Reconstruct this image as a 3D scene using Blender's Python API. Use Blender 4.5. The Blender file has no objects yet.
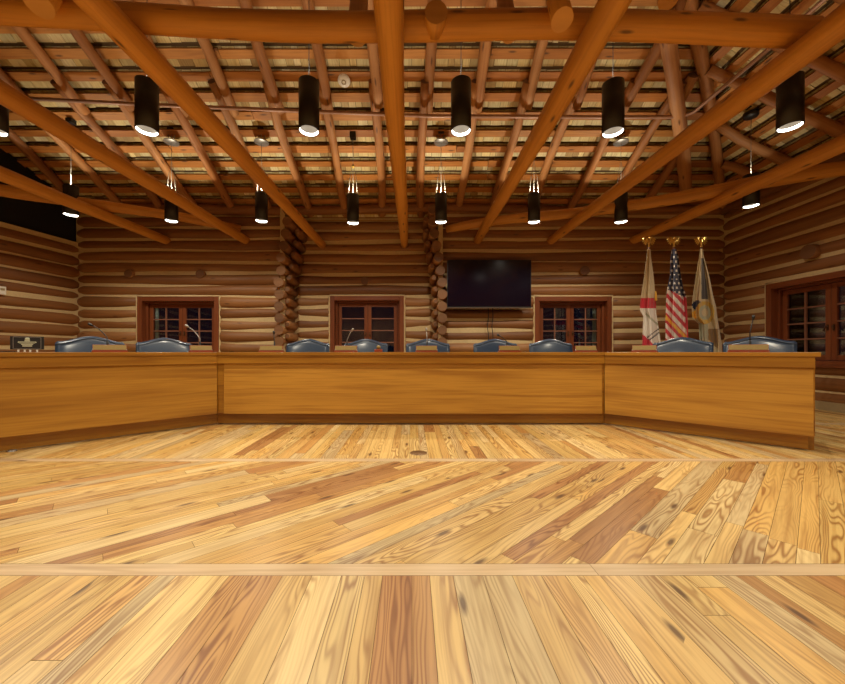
import bpy, math, random
from mathutils import Vector, Matrix
R = random.Random(7)
C = bpy.context.scene.collection
PI = math.pi
EYE = 0.95          # camera height
F = 360.0           # focal length in pixels of the 845 wide frame
CX, CY = 412.0, 352.0

def at(px, py, Y):
    """point at distance Y in front of the eye seen in direction px, py"""
    return Vector(((px - CX) * Y / F, Y, EYE + (CY - py) * Y / F))

# ------------------------------------------------------------------ mesh helper
class MB:
    def __init__(s): s.v = []; s.f = []; s.uv = []; s.m = []; s.sm = []
    def face(s, pts, uvs=None, m=0, smooth=False):
        i = len(s.v); s.v += [tuple(p) for p in pts]; s.f.append(tuple(range(i, i + len(pts))))
        if uvs is None: uvs = [(p[0], p[1] + p[2]) for p in pts]
        s.uv += list(uvs); s.m.append(m); s.sm.append(smooth)
    def grid(s, P, U, m=0, smooth=True, closed=False):
        """P[i][j] points, U[i][j] uv"""
        i0 = len(s.v); nj = len(P[0])
        for row in P: s.v += [tuple(p) for p in row]
        for i in range(len(P) - 1):
            for j in range(nj if closed else nj - 1):
                k = (j + 1) % nj
                s.f.append((i0 + i * nj + j, i0 + (i + 1) * nj + j, i0 + (i + 1) * nj + k, i0 + i * nj + k))
                ju = j + 1
                s.uv += [U[i][j], U[i + 1][j], U[i + 1][ju], U[i][ju]]
                s.m.append(m(i, j) if callable(m) else m); s.sm.append(smooth)
        return i0
    def box(s, c, size, rot=None, m=0, grain=None):
        sx, sy, sz = [a / 2 for a in size]
        if grain is None: grain = max(range(3), key=lambda a: size[a])
        i0 = len(s.v)
        off = R.random() * 40
        co = [Vector((x, y, z)) for x in (-sx, sx) for y in (-sy, sy) for z in (-sz, sz)]
        for p in co:
            q = (rot @ p) if rot is not None else p
            s.v.append(tuple(q + Vector(c)))
        for fc, ax in (((0, 1, 3, 2), 0), ((4, 6, 7, 5), 0), ((0, 4, 5, 1), 1), ((2, 3, 7, 6), 1), ((0, 2, 6, 4), 2), ((1, 5, 7, 3), 2)):
            s.f.append(tuple(i0 + k for k in fc))
            oth = [a for a in range(3) if a != ax]
            ua = grain if grain in oth else oth[0]
            va = [a for a in oth if a != ua][0]
            for k in fc: s.uv.append((co[k][ua] + off, co[k][va] + (co[k][ax] if grain != ax else 0)))
            s.m.append(m); s.sm.append(False)
    def prism(s, poly, z0, z1, m=0, u_dir=(1, 0)):
        """vertical prism over a plan polygon (counter-clockwise)"""
        off = R.random() * 40; n = len(poly); ud = Vector(u_dir).normalized(); vd = Vector((-ud.y, ud.x))
        i0 = len(s.v)
        for z in (z0, z1): s.v += [(p[0], p[1], z) for p in poly]
        uvp = [(Vector(p[:2]).dot(ud) + off, Vector(p[:2]).dot(vd)) for p in poly]
        s.f.append(tuple(i0 + n + k for k in range(n))); s.uv += uvp; s.m.append(m); s.sm.append(False)
        s.f.append(tuple(i0 + k for k in reversed(range(n)))); s.uv += list(reversed(uvp)); s.m.append(m); s.sm.append(False)
        for k in range(n):
            j = (k + 1) % n
            s.f.append((i0 + k, i0 + j, i0 + n + j, i0 + n + k))
            s.uv += [(uvp[k][0], z0), (uvp[j][0] if abs(uvp[j][0] - uvp[k][0]) > .02 else uvp[k][0] + uvp[j][1] - uvp[k][1], z0)]
            s.uv += [(s.uv[-1][0], z1), (uvp[k][0], z1)]
            s.m.append(m); s.sm.append(False)
    def tube(s, path, radii, seg=12, m=0, caps=True, wob=0, seed=0, capm=None):
        """smooth tube through a list of points; radii number or list"""
        path = [Vector(p) for p in path]; n = len(path)
        if not hasattr(radii, '__len__'): radii = [radii] * n
        rr = random.Random(seed); ph = [rr.random() * 6.28 for _ in range(6)]
        off = rr.random() * 50; P = []; U = []; L = 0
        t0 = (path[1] - path[0]).normalized()
        up = Vector((0, 0, 1)) if abs(t0.z) < .9 else Vector((0, 1, 0))
        nx = t0.cross(up).normalized()
        for i, p in enumerate(path):
            t = (path[min(i + 1, n - 1)] - path[max(i - 1, 0)]).normalized()
            nx = (nx - t * nx.dot(t)).normalized(); ny = t.cross(nx)
            if i: L += (p - path[i - 1]).length
            r = radii[i]; row = []; ur = []
            for j in range(seg):
                a = 2 * PI * j / seg
                rj = r * (1 + wob * (.6 * math.sin(L * 2.3 + ph[0] + a) + .5 * math.sin(L * 5.1 + ph[1] + 2 * a) + .35 * math.sin(3 * a + ph[2] + L)))
                row.append(p + nx * (math.cos(a) * rj) + ny * (math.sin(a) * rj))
            P.append(row)
            U.append([(L + off, 2 * PI * j / seg * r + off) for j in range(seg + 1)])
        i0 = s.grid(P, U, m, True, True)
        if caps:
            for e, base in ((0, i0), (1, i0 + (n - 1) * seg)):
                ids = [base + j for j in range(seg)]
                if e == 1: ids.reverse()
                s.f.append(tuple(ids)); c = path[0] if e == 0 else path[-1]
                s.uv += [(s.v[k][0] * .3 + off, s.v[k][2] * .3) for k in ids]; s.m.append(m if capm is None else capm); s.sm.append(False)
    def log(s, a, b, ra, rb, seed=0, wob=.05, bend=.012, seg=14, step=.3, tip0=0, tip1=0, m=0, capm=None):
        a = Vector(a); b = Vector(b); d = b - a; L = d.length; d.normalize()
        rr = random.Random(seed); p1, p2, p3, p4 = [rr.random() * 6.28 for _ in range(4)]
        up = Vector((0, 0, 1)) if abs(d.z) < .9 else Vector((1, 0, 0))
        e1 = d.cross(up).normalized(); e2 = e1.cross(d)
        ts = [i / max(1, int(L / step)) for i in range(max(1, int(L / step)) + 1)]
        for tip, side in ((tip0, 0), (tip1, 1)):
            if tip:
                for q in (.12, .3, .5, .75, 1.0):
                    t = tip * q / L; ts.append(t if side == 0 else 1 - t)
        ts = sorted(set(ts)); path = []; rad = []
        for t in ts:
            x = t * L; env = math.sin(PI * t) if False else min(1, 4 * t, 4 * (1 - t))
            o = bend * env * (e1 * math.sin(x * 1.1 + p1) + e2 * math.sin(x * .9 + p2)) * 1.3
            r = ra + (rb - ra) * t
            r *= 1 + wob * .5 * math.sin(x * 1.7 + p3)
            for tip, dist in ((tip0, x), (tip1, L - x)):
                if tip and dist < tip: r *= .5 + .5 * (dist / tip) ** .6
            path.append(a + d * x + o); rad.append(r)
        s.tube(path, rad, seg, m, True, wob, seed, capm)
    def lathe(s, prof, c=(0, 0, 0), seg=24, m=0, axis=2, rot=None, closed=False):
        P = []; U = []
        for (r, z) in prof:
            row = []
            for j in range(seg):
                a = 2 * PI * j / seg; p = Vector((r * math.cos(a), r * math.sin(a), z))
                if rot is not None: p = rot @ p
                row.append(p + Vector(c))
            P.append(row); U.append([(z, a * .1) for a in range(seg + 1)])
        s.grid(P, U, m, True, True)
    def ball(s, c, r, seg=14, rings=8, scale=(1, 1, 1), m=0, rot=None):
        P = []; U = []
        for i in range(rings + 1):
            th = PI * i / rings; row = []
            for j in range(seg):
                a = 2 * PI * j / seg
                p = Vector((math.sin(th) * math.cos(a) * r * scale[0], math.sin(th) * math.sin(a) * r * scale[1], math.cos(th) * r * scale[2]))
                if rot is not None: p = rot @ p
                row.append(p + Vector(c))
            P.append(row); U.append([(th, j * .1) for j in range(seg + 1)])
        s.grid(P, U, m, True, True)
    def build(s, name, mats, parent=None, bevel=0):
        me = bpy.data.meshes.new(name); me.from_pydata(s.v, [], s.f)
        if not isinstance(mats, (list, tuple)): mats = [mats]
        for q in mats: me.materials.append(q)
        ul = me.uv_layers.new(name='UVMap')
        ul.data.foreach_set('uv', [x for uv in s.uv for x in uv])
        me.polygons.foreach_set('material_index', s.m); me.polygons.foreach_set('use_smooth', s.sm)
        me.update(); o = bpy.data.objects.new(name, me); C.objects.link(o)
        if parent: o.parent = parent
        if bevel:
            b = o.modifiers.new('bevel', 'BEVEL'); b.width = bevel; b.segments = 2; b.limit_method = 'ANGLE'
        return o

def tag(o, label, cat, group=None, kind=None):
    o['label'] = label; o['category'] = cat
    if group: o['group'] = group
    if kind: o['kind'] = kind
    return o
def struct(o, label=None):
    o['kind'] = 'structure'
    if label: o['label'] = label
    return o
def empty(name, loc=(0, 0, 0), rz=0):
    o = bpy.data.objects.new(name, None); C.objects.link(o); o.location = loc; o.rotation_euler = (0, 0, rz)
    o.empty_display_size = .1
    return o
def copy_tree(o, parent=None):
    c = o.copy(); C.objects.link(c); c.parent = parent
    for ch in list(o.children): copy_tree(ch, c)
    return c

# ------------------------------------------------------------------ materials
def new_mat(name):
    m = bpy.data.materials.new(name); m.use_nodes = True
    nt = m.node_tree; b = nt.nodes['Principled BSDF']
    return m, nt, b
def N(nt, t, **kw):
    n = nt.nodes.new(t)
    for k, v in kw.items():
        if k.startswith('i_'): n.inputs[int(k[2:])].default_value = v
        else: setattr(n, k, v)
    return n
def lk(nt, a, b): nt.links.new(a, b)
def math_n(nt, op, a, b=None):
    n = N(nt, 'ShaderNodeMath', operation=op)
    for k, v in enumerate((a, b)):
        if v is None: continue
        if isinstance(v, (int, float)): n.inputs[k].default_value = v
        else: lk(nt, v, n.inputs[k])
    return n.outputs[0]
def ramp(nt, fac, stops, interp='LINEAR'):
    n = N(nt, 'ShaderNodeValToRGB'); n.color_ramp.interpolation = interp
    e = n.color_ramp.elements
    while len(e) < len(stops): e.new(.5)
    for k, (p, c) in enumerate(stops): e[k].position = p; e[k].color = (c[0], c[1], c[2], 1)
    lk(nt, fac, n.inputs[0]); return n.outputs[0]
def mixc(nt, fac, a, b, mode='MIX'):
    n = N(nt, 'ShaderNodeMix', data_type='RGBA', blend_type=mode)
    if isinstance(fac, (int, float)): n.inputs[0].default_value = fac
    else: lk(nt, fac, n.inputs[0])
    for k, v in ((6, a), (7, b)):
        if isinstance(v, tuple): n.inputs[k].default_value = (v[0], v[1], v[2], 1)
        else: lk(nt, v, n.inputs[k])
    return n.outputs[2]
def plain(name, col, rough=.5, metal=0, emit=None, strength=0, coat=0):
    m, nt, b = new_mat(name)
    b.inputs['Base Color'].default_value = (*col, 1); b.inputs['Roughness'].default_value = rough
    b.inputs['Metallic'].default_value = metal
    if coat: b.inputs['Coat Weight'].default_value = coat; b.inputs['Coat Roughness'].default_value = .15
    if emit: b.inputs['Emission Color'].default_value = (*emit, 1); b.inputs['Emission Strength'].default_value = strength
    n = N(nt, 'ShaderNodeTexNoise'); n.inputs['Scale'].default_value = 35
    if not emit:
        tc = N(nt, 'ShaderNodeTexCoord'); lk(nt, tc.outputs['Object'], n.inputs['Vector'])
        c = mixc(nt, n.outputs[0], tuple(x * .86 for x in col), tuple(min(1, x * 1.12) for x in col)); lk(nt, c, b.inputs['Base Color'])
    return m
def wood(name, tints, grain=.5, ring=60, rough=.5, along=.8, knot=.0, value_var=.25, coat=0, bump=.15, fine=.3):
    """procedural timber: u runs with the grain, v across, every island its own board"""
    m, nt, b = new_mat(name)
    uv = N(nt, 'ShaderNodeUVMap'); uv.uv_map = 'UVMap'
    sep = N(nt, 'ShaderNodeSeparateXYZ'); lk(nt, uv.outputs[0], sep.inputs[0])
    geo = N(nt, 'ShaderNodeNewGeometry'); oi = N(nt, 'ShaderNodeObjectInfo')
    rnd = math_n(nt, 'FRACT', math_n(nt, 'ADD', geo.outputs['Random Per Island'], oi.outputs['Random']))
    rz = math_n(nt, 'MULTIPLY', rnd, 63.7)
    def vec(su, sv):
        c = N(nt, 'ShaderNodeCombineXYZ')
        lk(nt, math_n(nt, 'MULTIPLY', sep.outputs[0], su), c.inputs[0]); lk(nt, math_n(nt, 'MULTIPLY', sep.outputs[1], sv), c.inputs[1]); lk(nt, rz, c.inputs[2])
        return c.outputs[0]
    def noise(su, sv, det=3, dist=0):
        n = N(nt, 'ShaderNodeTexNoise'); n.inputs['Scale'].default_value = 1; n.inputs['Detail'].default_value = det; n.inputs['Distortion'].default_value = dist
        lk(nt, vec(su, sv), n.inputs['Vector']); return n.outputs[0]
    warp = noise(along, 7, 2)
    rings = math_n(nt, 'SINE', math_n(nt, 'ADD', math_n(nt, 'MULTIPLY', warp, ring * .55), math_n(nt, 'MULTIPLY', sep.outputs[1], ring)))
    rings = math_n(nt, 'MULTIPLY_ADD', rings, .5); rings.node.inputs[2].default_value = .5
    amp = noise(.6, 5, 1)
    rings = math_n(nt, 'MULTIPLY', math_n(nt, 'POWER', rings, 2.2), ramp(nt, amp, [(.38, (.15,) * 3), (.62, (1,) * 3)]))
    streak = noise(1.5, 45, 4)
    base = ramp(nt, rnd, [(k / max(1, len(tints)), t) for k, t in enumerate(tints)], 'CONSTANT' if len(tints) > 2 else 'LINEAR')
    big = noise(.35, 3.2, 2)
    dk = mixc(nt, 1.0, base, (.42, .27, .16), 'MULTIPLY')
    col = mixc(nt, math_n(nt, 'MULTIPLY', rings, grain), base, dk)
    col = mixc(nt, math_n(nt, 'MULTIPLY', ramp(nt, streak, [(.45, (0,) * 3), (.7, (1,) * 3)]), fine), col, dk)
    col = mixc(nt, math_n(nt, 'MULTIPLY', ramp(nt, big, [(.52, (0,) * 3), (.72, (1,) * 3)]), .35), col, dk)
    if knot:
        vo = N(nt, 'ShaderNodeTexVoronoi', voronoi_dimensions='2D'); vo.inputs['Scale'].default_value = 1
        va = N(nt, 'ShaderNodeVectorMath', operation='ADD'); lk(nt, vec(2.2, 9.0), va.inputs[0]); cb = N(nt, 'ShaderNodeCombineXYZ'); lk(nt, rz, cb.inputs[0]); lk(nt, rz, cb.inputs[1]); lk(nt, cb.outputs[0], va.inputs[1]); lk(nt, va.outputs[0], vo.inputs['Vector'])
        pick = N(nt, 'ShaderNodeSeparateColor'); lk(nt, vo.outputs['Color'], pick.inputs[0])
        k = ramp(nt, vo.outputs['Distance'], [(.06, (1,) * 3), (.17, (0,) * 3)])
        k = math_n(nt, 'MULTIPLY', k, math_n(nt, 'LESS_THAN', pick.outputs[0], knot))
        col = mixc(nt, math_n(nt, 'MULTIPLY', k, .85), col, (.09, .035, .012))
    hsv = N(nt, 'ShaderNodeHueSaturation'); lk(nt, col, hsv.inputs['Color'])
    mr = N(nt, 'ShaderNodeMapRange'); lk(nt, math_n(nt, 'FRACT', math_n(nt, 'MULTIPLY', rnd, 17.3)), mr.inputs[0])
    mr.inputs[3].default_value = 1 - value_var; mr.inputs[4].default_value = 1 + value_var * .6
    lk(nt, mr.outputs[0], hsv.inputs['Value']); lk(nt, hsv.outputs[0], b.inputs['Base Color'])
    b.inputs['Roughness'].default_value = rough
    if coat: b.inputs['Coat Weight'].default_value = coat; b.inputs['Coat Roughness'].default_value = .2
    if bump:
        bp = N(nt, 'ShaderNodeBump'); bp.inputs['Strength'].default_value = bump; bp.inputs['Distance'].default_value = .01
        lk(nt, streak, bp.inputs['Height']); lk(nt, bp.outputs[0], b.inputs['Normal'])
    return m

M = {}
M['floor'] = wood('pine_floor', [(.74, .50, .18), (.70, .44, .14), (.78, .56, .22), (.56, .30, .09), (.76, .52, .20), (.70, .46, .15), (.46, .23, .075), (.82, .61, .28), (.64, .48, .24), (.74, .46, .14), (.78, .54, .21), (.66, .40, .13)], grain=.9, ring=230, rough=.34, along=.8, knot=.13, value_var=.12, bump=.05, fine=.5)
M['strip'] = wood('pine_strip', [(.72, .55, .33), (.64, .46, .26)], grain=.3, ring=60, rough=.35, knot=.06, value_var=.06, bump=.03)
M['seam'] = plain('floor_seam', (.16, .08, .03), .8)
M['desk'] = wood('desk_timber', [(.34, .148, .012), (.38, .170, .016)], grain=.6, ring=38, rough=.34, along=.45, value_var=.08, coat=.2, bump=.03, fine=.4)
M['desk_panel'] = wood('desk_panel_timber', [(.46, .218, .026), (.50, .245, .034)], grain=.55, ring=26, rough=.36, along=.4, value_var=.06, coat=.15, bump=.03, fine=.4)
M['log'] = wood('wall_log', [(.27, .112, .032), (.32, .140, .044), (.235, .095, .030), (.35, .165, .060), (.285, .115, .032)], grain=.4, ring=22, rough=.55, along=.35, knot=.12, value_var=.16, bump=.2)
M['log_end'] = wood('log_end_grain', [(.24, .11, .042), (.19, .085, .032)], grain=.5, ring=90, rough=.7, value_var=.2)
M['chink'] = plain('chinking', (.62, .47, .25), .85)
M['beam'] = wood('tie_beam', [(.60, .26, .038), (.65, .295, .05)], grain=.4, ring=18, rough=.5, along=.3, knot=.16, value_var=.08, bump=.1)
M['beam_end'] = wood('tie_beam_cut', [(.66, .34, .09), (.6, .3, .08)], grain=.3, ring=60, rough=.6)
M['rafter'] = wood('rafter', [(.44, .19, .058), (.38, .155, .045), (.48, .225, .080)], grain=.4, ring=20, rough=.6, along=.5, knot=.2, value_var=.15, bump=.25)
M['batten'] = wood('batten', [(.50, .195, .038), (.43, .16, .030), (.54, .235, .055)], grain=.4, ring=40, rough=.6, along=1, knot=.3, value_var=.12)
M['shake'] = wood('cedar_shake', [(.70, .58, .28), (.76, .65, .36), (.64, .51, .24), (.68, .61, .34), (.56, .41, .17), (.74, .60, .28), (.42, .29, .12), (.78, .69, .41)], grain=.3, ring=90, rough=.7, along=2, value_var=.15, bump=.3)
M['roof_dark'] = plain('roof_boards', (.14, .075, .03), .9)
M['door'] = wood('door_mahogany', [(.19, .05, .016), (.23, .065, .022)], grain=.35, ring=50, rough=.35, value_var=.08, coat=.2, bump=.05)
M['muntin'] = plain('muntin', (.26, .11, .065), .4)
M['pendant'] = plain('pendant_black', (.018, .013, .012), .38, .3)
M['metal'] = plain('brushed_metal', (.38, .36, .33), .45, .7)
M['cable'] = plain('steel_cable', (.32, .29, .24), .4, .3)
M['brass'] = plain('brass', (.80, .55, .16), .28, 1)
M['conduit'] = plain('conduit', (.42, .24, .17), .45, .3)
M['leather'] = plain('navy_leather', (.013, .034, .074), .34, 0, coat=.6)
M['leather_trim'] = plain('chair_trim', (.014, .022, .04), .4)
M['chair_wood'] = plain('chair_wood', (.10, .03, .015), .3)
M['black'] = plain('black_plastic', (.012, .012, .013), .45)
M['screen'] = plain('tv_screen', (.006, .003, .010), .16)
M['bezel'] = plain('tv_bezel', (.20, .15, .12), .35, .5)
M['white'] = plain('white_plastic', (.80, .77, .70), .5)
M['void'] = plain('black_cloth', (.006, .005, .009), .95)  # flat black standing in for the unlit space above the left wall
M['gold_plate'] = plain('name_plate', (.25, .165, .035), .5, 0)
M['red_wood'] = plain('plate_base', (.26, .04, .014), .35)
M['curtain'] = plain('pale_curtain', (.55, .68, .62), .9)
M['plaster'] = plain('plain_wall', (.40, .22, .10), .9)
M['glow'] = plain('lamp_glow', (1, 1, 1), .5, 0, (1, .93, .82), 3.2)
M['glow_soft'] = plain('lamp_reflector', (.07, .055, .04), .4, .3, (1, .85, .62), .10)
M['base_grey'] = plain('baseboard_paint', (.34, .25, .13), .6)
def cloth(name, col):
    m, nt, b = new_mat(name); b.inputs['Roughness'].default_value = .8
    tc = N(nt, 'ShaderNodeTexCoord'); w = N(nt, 'ShaderNodeTexNoise'); w.inputs['Scale'].default_value = 60
    lk(nt, tc.outputs['Object'], w.inputs['Vector'])
    lk(nt, mixc(nt, w.outputs[0], tuple(x * .9 for x in col), tuple(min(1, x * 1.08) for x in col)), b.inputs['Base Color'])
    b.inputs['Sheen Weight'].default_value = .2
    return m
for k, c in dict(cream=(.62, .50, .30), cwhite=(.80, .74, .66), cred=(.60, .03, .05), cnavy=(.02, .022, .06), cgold=(.85, .48, .06), cdark=(.07, .06, .06), cbrown=(.30, .17, .06), cyellow=(.60, .38, .07), cpale=(.44, .43, .30)).items():
    M[k] = cloth(k, c)
# glass: clear pane, dark night behind
gm, nt, b = new_mat('window_glass')
out = nt.nodes['Material Output']
tr = N(nt, 'ShaderNodeBsdfTransparent'); tr.inputs[0].default_value = (.9, .93, .95, 1)
gl = N(nt, 'ShaderNodeBsdfGlossy'); gl.inputs['Roughness'].default_value = .03
fr = N(nt, 'ShaderNodeFresnel'); fr.inputs[0].default_value = 1.5
mx = N(nt, 'ShaderNodeMixShader'); lk(nt, math_n(nt, 'ADD', fr.outputs[0], .03), mx.inputs[0]); lk(nt, tr.outputs[0], mx.inputs[1]); lk(nt, gl.outputs[0], mx.inputs[2]); lk(nt, mx.outputs[0], out.inputs[0])
M['glass'] = gm

# ------------------------------------------------------------------ key dimensions
YB = 7.83; XR = 6.78; YF = -3.2; ZE = 4.15; S = .47
XL = -7.26; YA = 8.2; XA0, XA1 = -2.70, .52          # alcove
def roof_z(Y): return ZE + S * (YB - Y)
YR = 2.4                                              # ridge line
# ------------------------------------------------------------------ floor
def clip(poly, y0, y1):
    for sgn, lim in ((1, y0), (-1, -y1)):
        outp = []
        for k in range(len(poly)):
            a, b_ = poly[k], poly[(k + 1) % len(poly)]
            da, db = sgn * a[1] - lim, sgn * b_[1] - lim
            if da >= 0: outp.append(a)
            if (da >= 0) != (db >= 0):
                t = da / (da - db); outp.append(tuple(a[q] + (b_[q] - a[q]) * t for q in range(4)))
        poly = outp
        if len(poly) < 3: return []
    return poly
def planks(mb, y0, y1, tan, x0=-8.6, x1=7.6, wmin=.075, wmax=.125, lmin=1.0, lmax=2.6):
    d = Vector((tan, 1)).normalized(); n = Vector((d.y, -d.x))
    vs = [n.dot(Vector((x, y))) for x in (x0, x1) for y in (y0, y1)]; us = [d.dot(Vector((x, y))) for x in (x0, x1) for y in (y0, y1)]
    v = min(vs)
    while v < max(vs):
        w = R.choice((wmin, (wmin + wmax) / 2, wmax)) if R.random() < .8 else wmin
        u = min(us) - R.random() * lmax
        while u < max(us):
            L = R.uniform(lmin, lmax); g = .0009
            q = []
            for (uu, vv) in ((u + g, v + g), (u + g, v + w - g), (u + L - g, v + w - g), (u + L - g, v + g)):
                p = d * uu + n * vv; q.append((p.x, p.y, uu, vv))
            cx = sum(a[0] for a in q) / 4
            if x0 < cx < x1:
                q = clip(q, y0 + .001, y1 - .001)
                if q:
                    pts = [(a[0], a[1], 0) for a in q]
                    ar = sum(pts[k][0] * pts[(k + 1) % len(pts)][1] - pts[(k + 1) % len(pts)][0] * pts[k][1] for k in range(len(pts)))
                    uvs = [(a[2], a[3]) for a in q]
                    if ar < 0: pts.reverse(); uvs.reverse()
                    mb.face(pts, uvs)
            u += L
        v += w
fl = MB()
ST = [1.53, 3.125, 4.72]; SW = .085
planks(fl, YF, ST[0], 0.0, lmin=2.0, lmax=3.8)
planks(fl, ST[0] + SW, ST[1], 1.12)
planks(fl, ST[1] + SW, ST[2], 0.0)
planks(fl, ST[2] + SW, 8.6, 0.0)
for y in ST:
    x = -8.6
    while x < 7.6:
        L = R.uniform(1.6, 3.0); x2 = min(7.6, x + L)
        fl.face([(x, y + .001, 0), (x2 - .002, y + .001, 0), (x2 - .002, y + SW - .001, 0), (x, y + SW - .001, 0)], [(x, 0), (x2, 0), (x2, SW), (x, SW)], m=1)
        x = x2
fl.box((-.5, 2.7, -.053), (16.4, 12.2, .1), m=2)
floor = struct(fl.build('floor', [M['floor'], M['strip'], M['seam']]), 'honey pine plank floor laid in straight and diagonal bands')

# ------------------------------------------------------------------ log walls
PITCH = .25; SILL = .72
def log_wall(name, o, d, nrm, s0, s1, z0, z1, holes=(), tip0=.26, tip1=.26, phase=0, label=None, seed=0, ext0=0, ext1=0):
    """o: plan origin on the finished face, d: direction along, nrm: towards the room"""
    o = Vector((o[0], o[1], 0)); d = Vector((d[0], d[1], 0)).normalized(); nrm = Vector((nrm[0], nrm[1], 0)).normalized()
    ax = -nrm * .115; rr = random.Random(seed); lg = MB(); ck = MB()
    k = 0; z = z0 + PITCH * (.5 + phase) - (PITCH if phase > 0 else 0)
    while z < z1 + .02:
        spans = [(s0, s1, tip0, tip1)]
        for (h0, h1, hz) in holes:
            if SILL + .05 < z + .09 and z - .09 < hz:
                ns = []
                for (a, b, ta, tb) in spans:
                    if a < h0 and b > h1: ns += [(a, h0 + .005, ta, .035), (h1 - .005, b, .035, tb)]
                    else: ns.append((a, b, ta, tb))
                spans = ns
        big = rr.uniform(.115, .131)
        flip = rr.random() < .5
        for (a, b, ta, tb) in spans:
            dr = .010; ra, rb = (big - dr, big + dr) if flip else (big + dr, big - dr)
            if z > z0 - .05:
                zz = z + rr.uniform(-.008, .008)
                lg.log(o + d * a + ax + Vector((0, 0, zz)), o + d * b + ax + Vector((0, 0, zz)), ra, rb, seed=seed * 97 + k, wob=.035, bend=.010, seg=18, step=.35, tip0=ta, tip1=tb, m=0, capm=1)
            k += 1
        z += PITCH
    rot = Matrix.Rotation(math.atan2(d.y, d.x), 3, 'Z')
    def slab(a, b, za, zb):
        c = o + d * ((a + b) / 2) - nrm * (.04 + .09) + Vector((0, 0, (za + zb) / 2))
        ck.box(c, (b - a, .18, zb - za), rot)
    cur = s0 - ext0
    for (h0, h1, hz) in sorted(holes):
        slab(cur, h0, z0, z1); slab(h0, h1, hz, z1); slab(h0, h1, z0, SILL); cur = h1
    slab(cur, s1 + ext1, z0, z1)
    for (h0, h1, hz) in holes:                       # pale mortar bead round the opening
        for (a, b) in (((h0 - .012, SILL), (h0 - .012, hz)), ((h1 + .012, SILL), (h1 + .012, hz)), ((h0 - .012, hz + .01), (h1 + .012, hz + .01))):
            pa = [o + d * (a[0] + (b[0] - a[0]) * t) - nrm * .02 + Vector((0, 0, a[1] + (b[1] - a[1]) * t)) + d * rr.uniform(-.004, .004) for t in [q / 12 for q in range(13)]]
            ck.tube(pa, .022, 8, wob=.15, seed=k)
    w = struct(lg.build(name, [M['log'], M['log_end']]), label)
    ck.build('chinking', M['chink'], w)
    return w
DZ = 2.16
log_wall('wall_back', (0, YB), (1, 0), (0, -1), XL + .02 - .1, XA0 - .05, 0, 4.35, holes=[(-5.98, -4.20, DZ)], tip0=.17, tip1=0, phase=.66, label='log wall left of the recess, with a pair of windows', seed=3)
log_wall('wall_back', (0, YA), (1, 0), (0, -1), XA0, XA1, 0, 4.2, holes=[(-1.87, -.18, DZ + .07)], tip0=.15, tip1=.15, phase=.90, label='log wall at the back of the shallow recess', seed=5)
log_wall('wall_back', (0, YB), (1, 0), (0, -1), XA1 + .05, XR + .09, 0, 4.35, holes=[(2.67, 4.35, DZ)], tip0=0, tip1=.17, phase=.66, label='log wall right of the recess, behind the television', seed=8)
RD0, RD1 = 5.02, 6.90
log_wall('wall_right', (XR, 0), (0, 1), (-1, 0), YF, YB + .09, 0, 4.2, holes=[(RD0, RD1, 2.24)], tip0=0, tip1=.17, phase=.16, label='right log wall with a pair of windows', seed=11)
# left wall runs slightly outward towards the camera
LD = Vector((-.19, -1, 0)).normalized()
lw0 = Vector((XL, YB, 0)) - LD * .09
Lw = (YB - YF) / -LD.y
log_wall('wall_left', (lw0.x, lw0.y), (LD.x, LD.y), (-LD.y, LD.x), 0, Lw, 0, 3.34, tip0=.17, tip1=0, phase=.16, label='low left log wall below the black opening', seed=14)
# black panel standing in for the dark space beyond, above the left wall
bk = MB()
def lpt(y, off=0): return Vector((XL - .19 * (YB - y) - off, y))
def gable(mb, ya, yb_, off0, off1, zb):
    P = [lpt(ya, off0), lpt(yb_, off0), lpt(yb_, off1), lpt(ya, off1)]
    zs = [min(roof_z(p.y), 2 * roof_z(YR) - roof_z(p.y) if p.y < YR else 99) + .02 for p in P]
    lo = [(p.x, p.y, zb) for p in P]; hi = [(p.x, p.y, z) for p, z in zip(P, zs)]
    for k in range(4):
        j = (k + 1) % 4; mb.face([lo[k], lo[j], hi[j], hi[k]])
    mb.face(hi); mb.face(lo[::-1])
def roof_any(Y): return roof_z(Y) if Y >= YR else roof_z(2 * YR - Y)
def gable(mb, ya, yb_, off0, off1, zb, m=0):
    P = [lpt(ya, off0), lpt(yb_, off0), lpt(yb_, off1), lpt(ya, off1)]
    lo = [(p.x, p.y, zb) for p in P]; hi = [(p.x, p.y, roof_any(p.y) + .03) for p in P]
    for k in range(4):
        j = (k + 1) % 4; mb.face([lo[k], lo[j], hi[j], hi[k]], m=m)
    mb.face(hi, m=m); mb.face(lo[::-1], m=m)
gable(bk, 7.72, YR, .10, .16, 3.33); gable(bk, YR, YF, .10, .16, 3.33)
gable(bk, 8.3, 7.73, .12, .24, 3.33)
struct(bk.build('wall_left', [M['void'], M['log']]), 'black hanging above the left log wall')
# plain wall behind the camera
fw = MB(); fw.box((-.6, YF - .1, 2.2), (17, .16, 4.4)); struct(fw.build('wall_front', M['plaster']), 'plain wall behind the viewer')
bb = MB(); bb.box((XR - .03, (YF + YB) / 2, .07), (.05, YB - YF - .1, .14))
struct(bb.build('baseboard_right', M['base_grey']))

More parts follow.
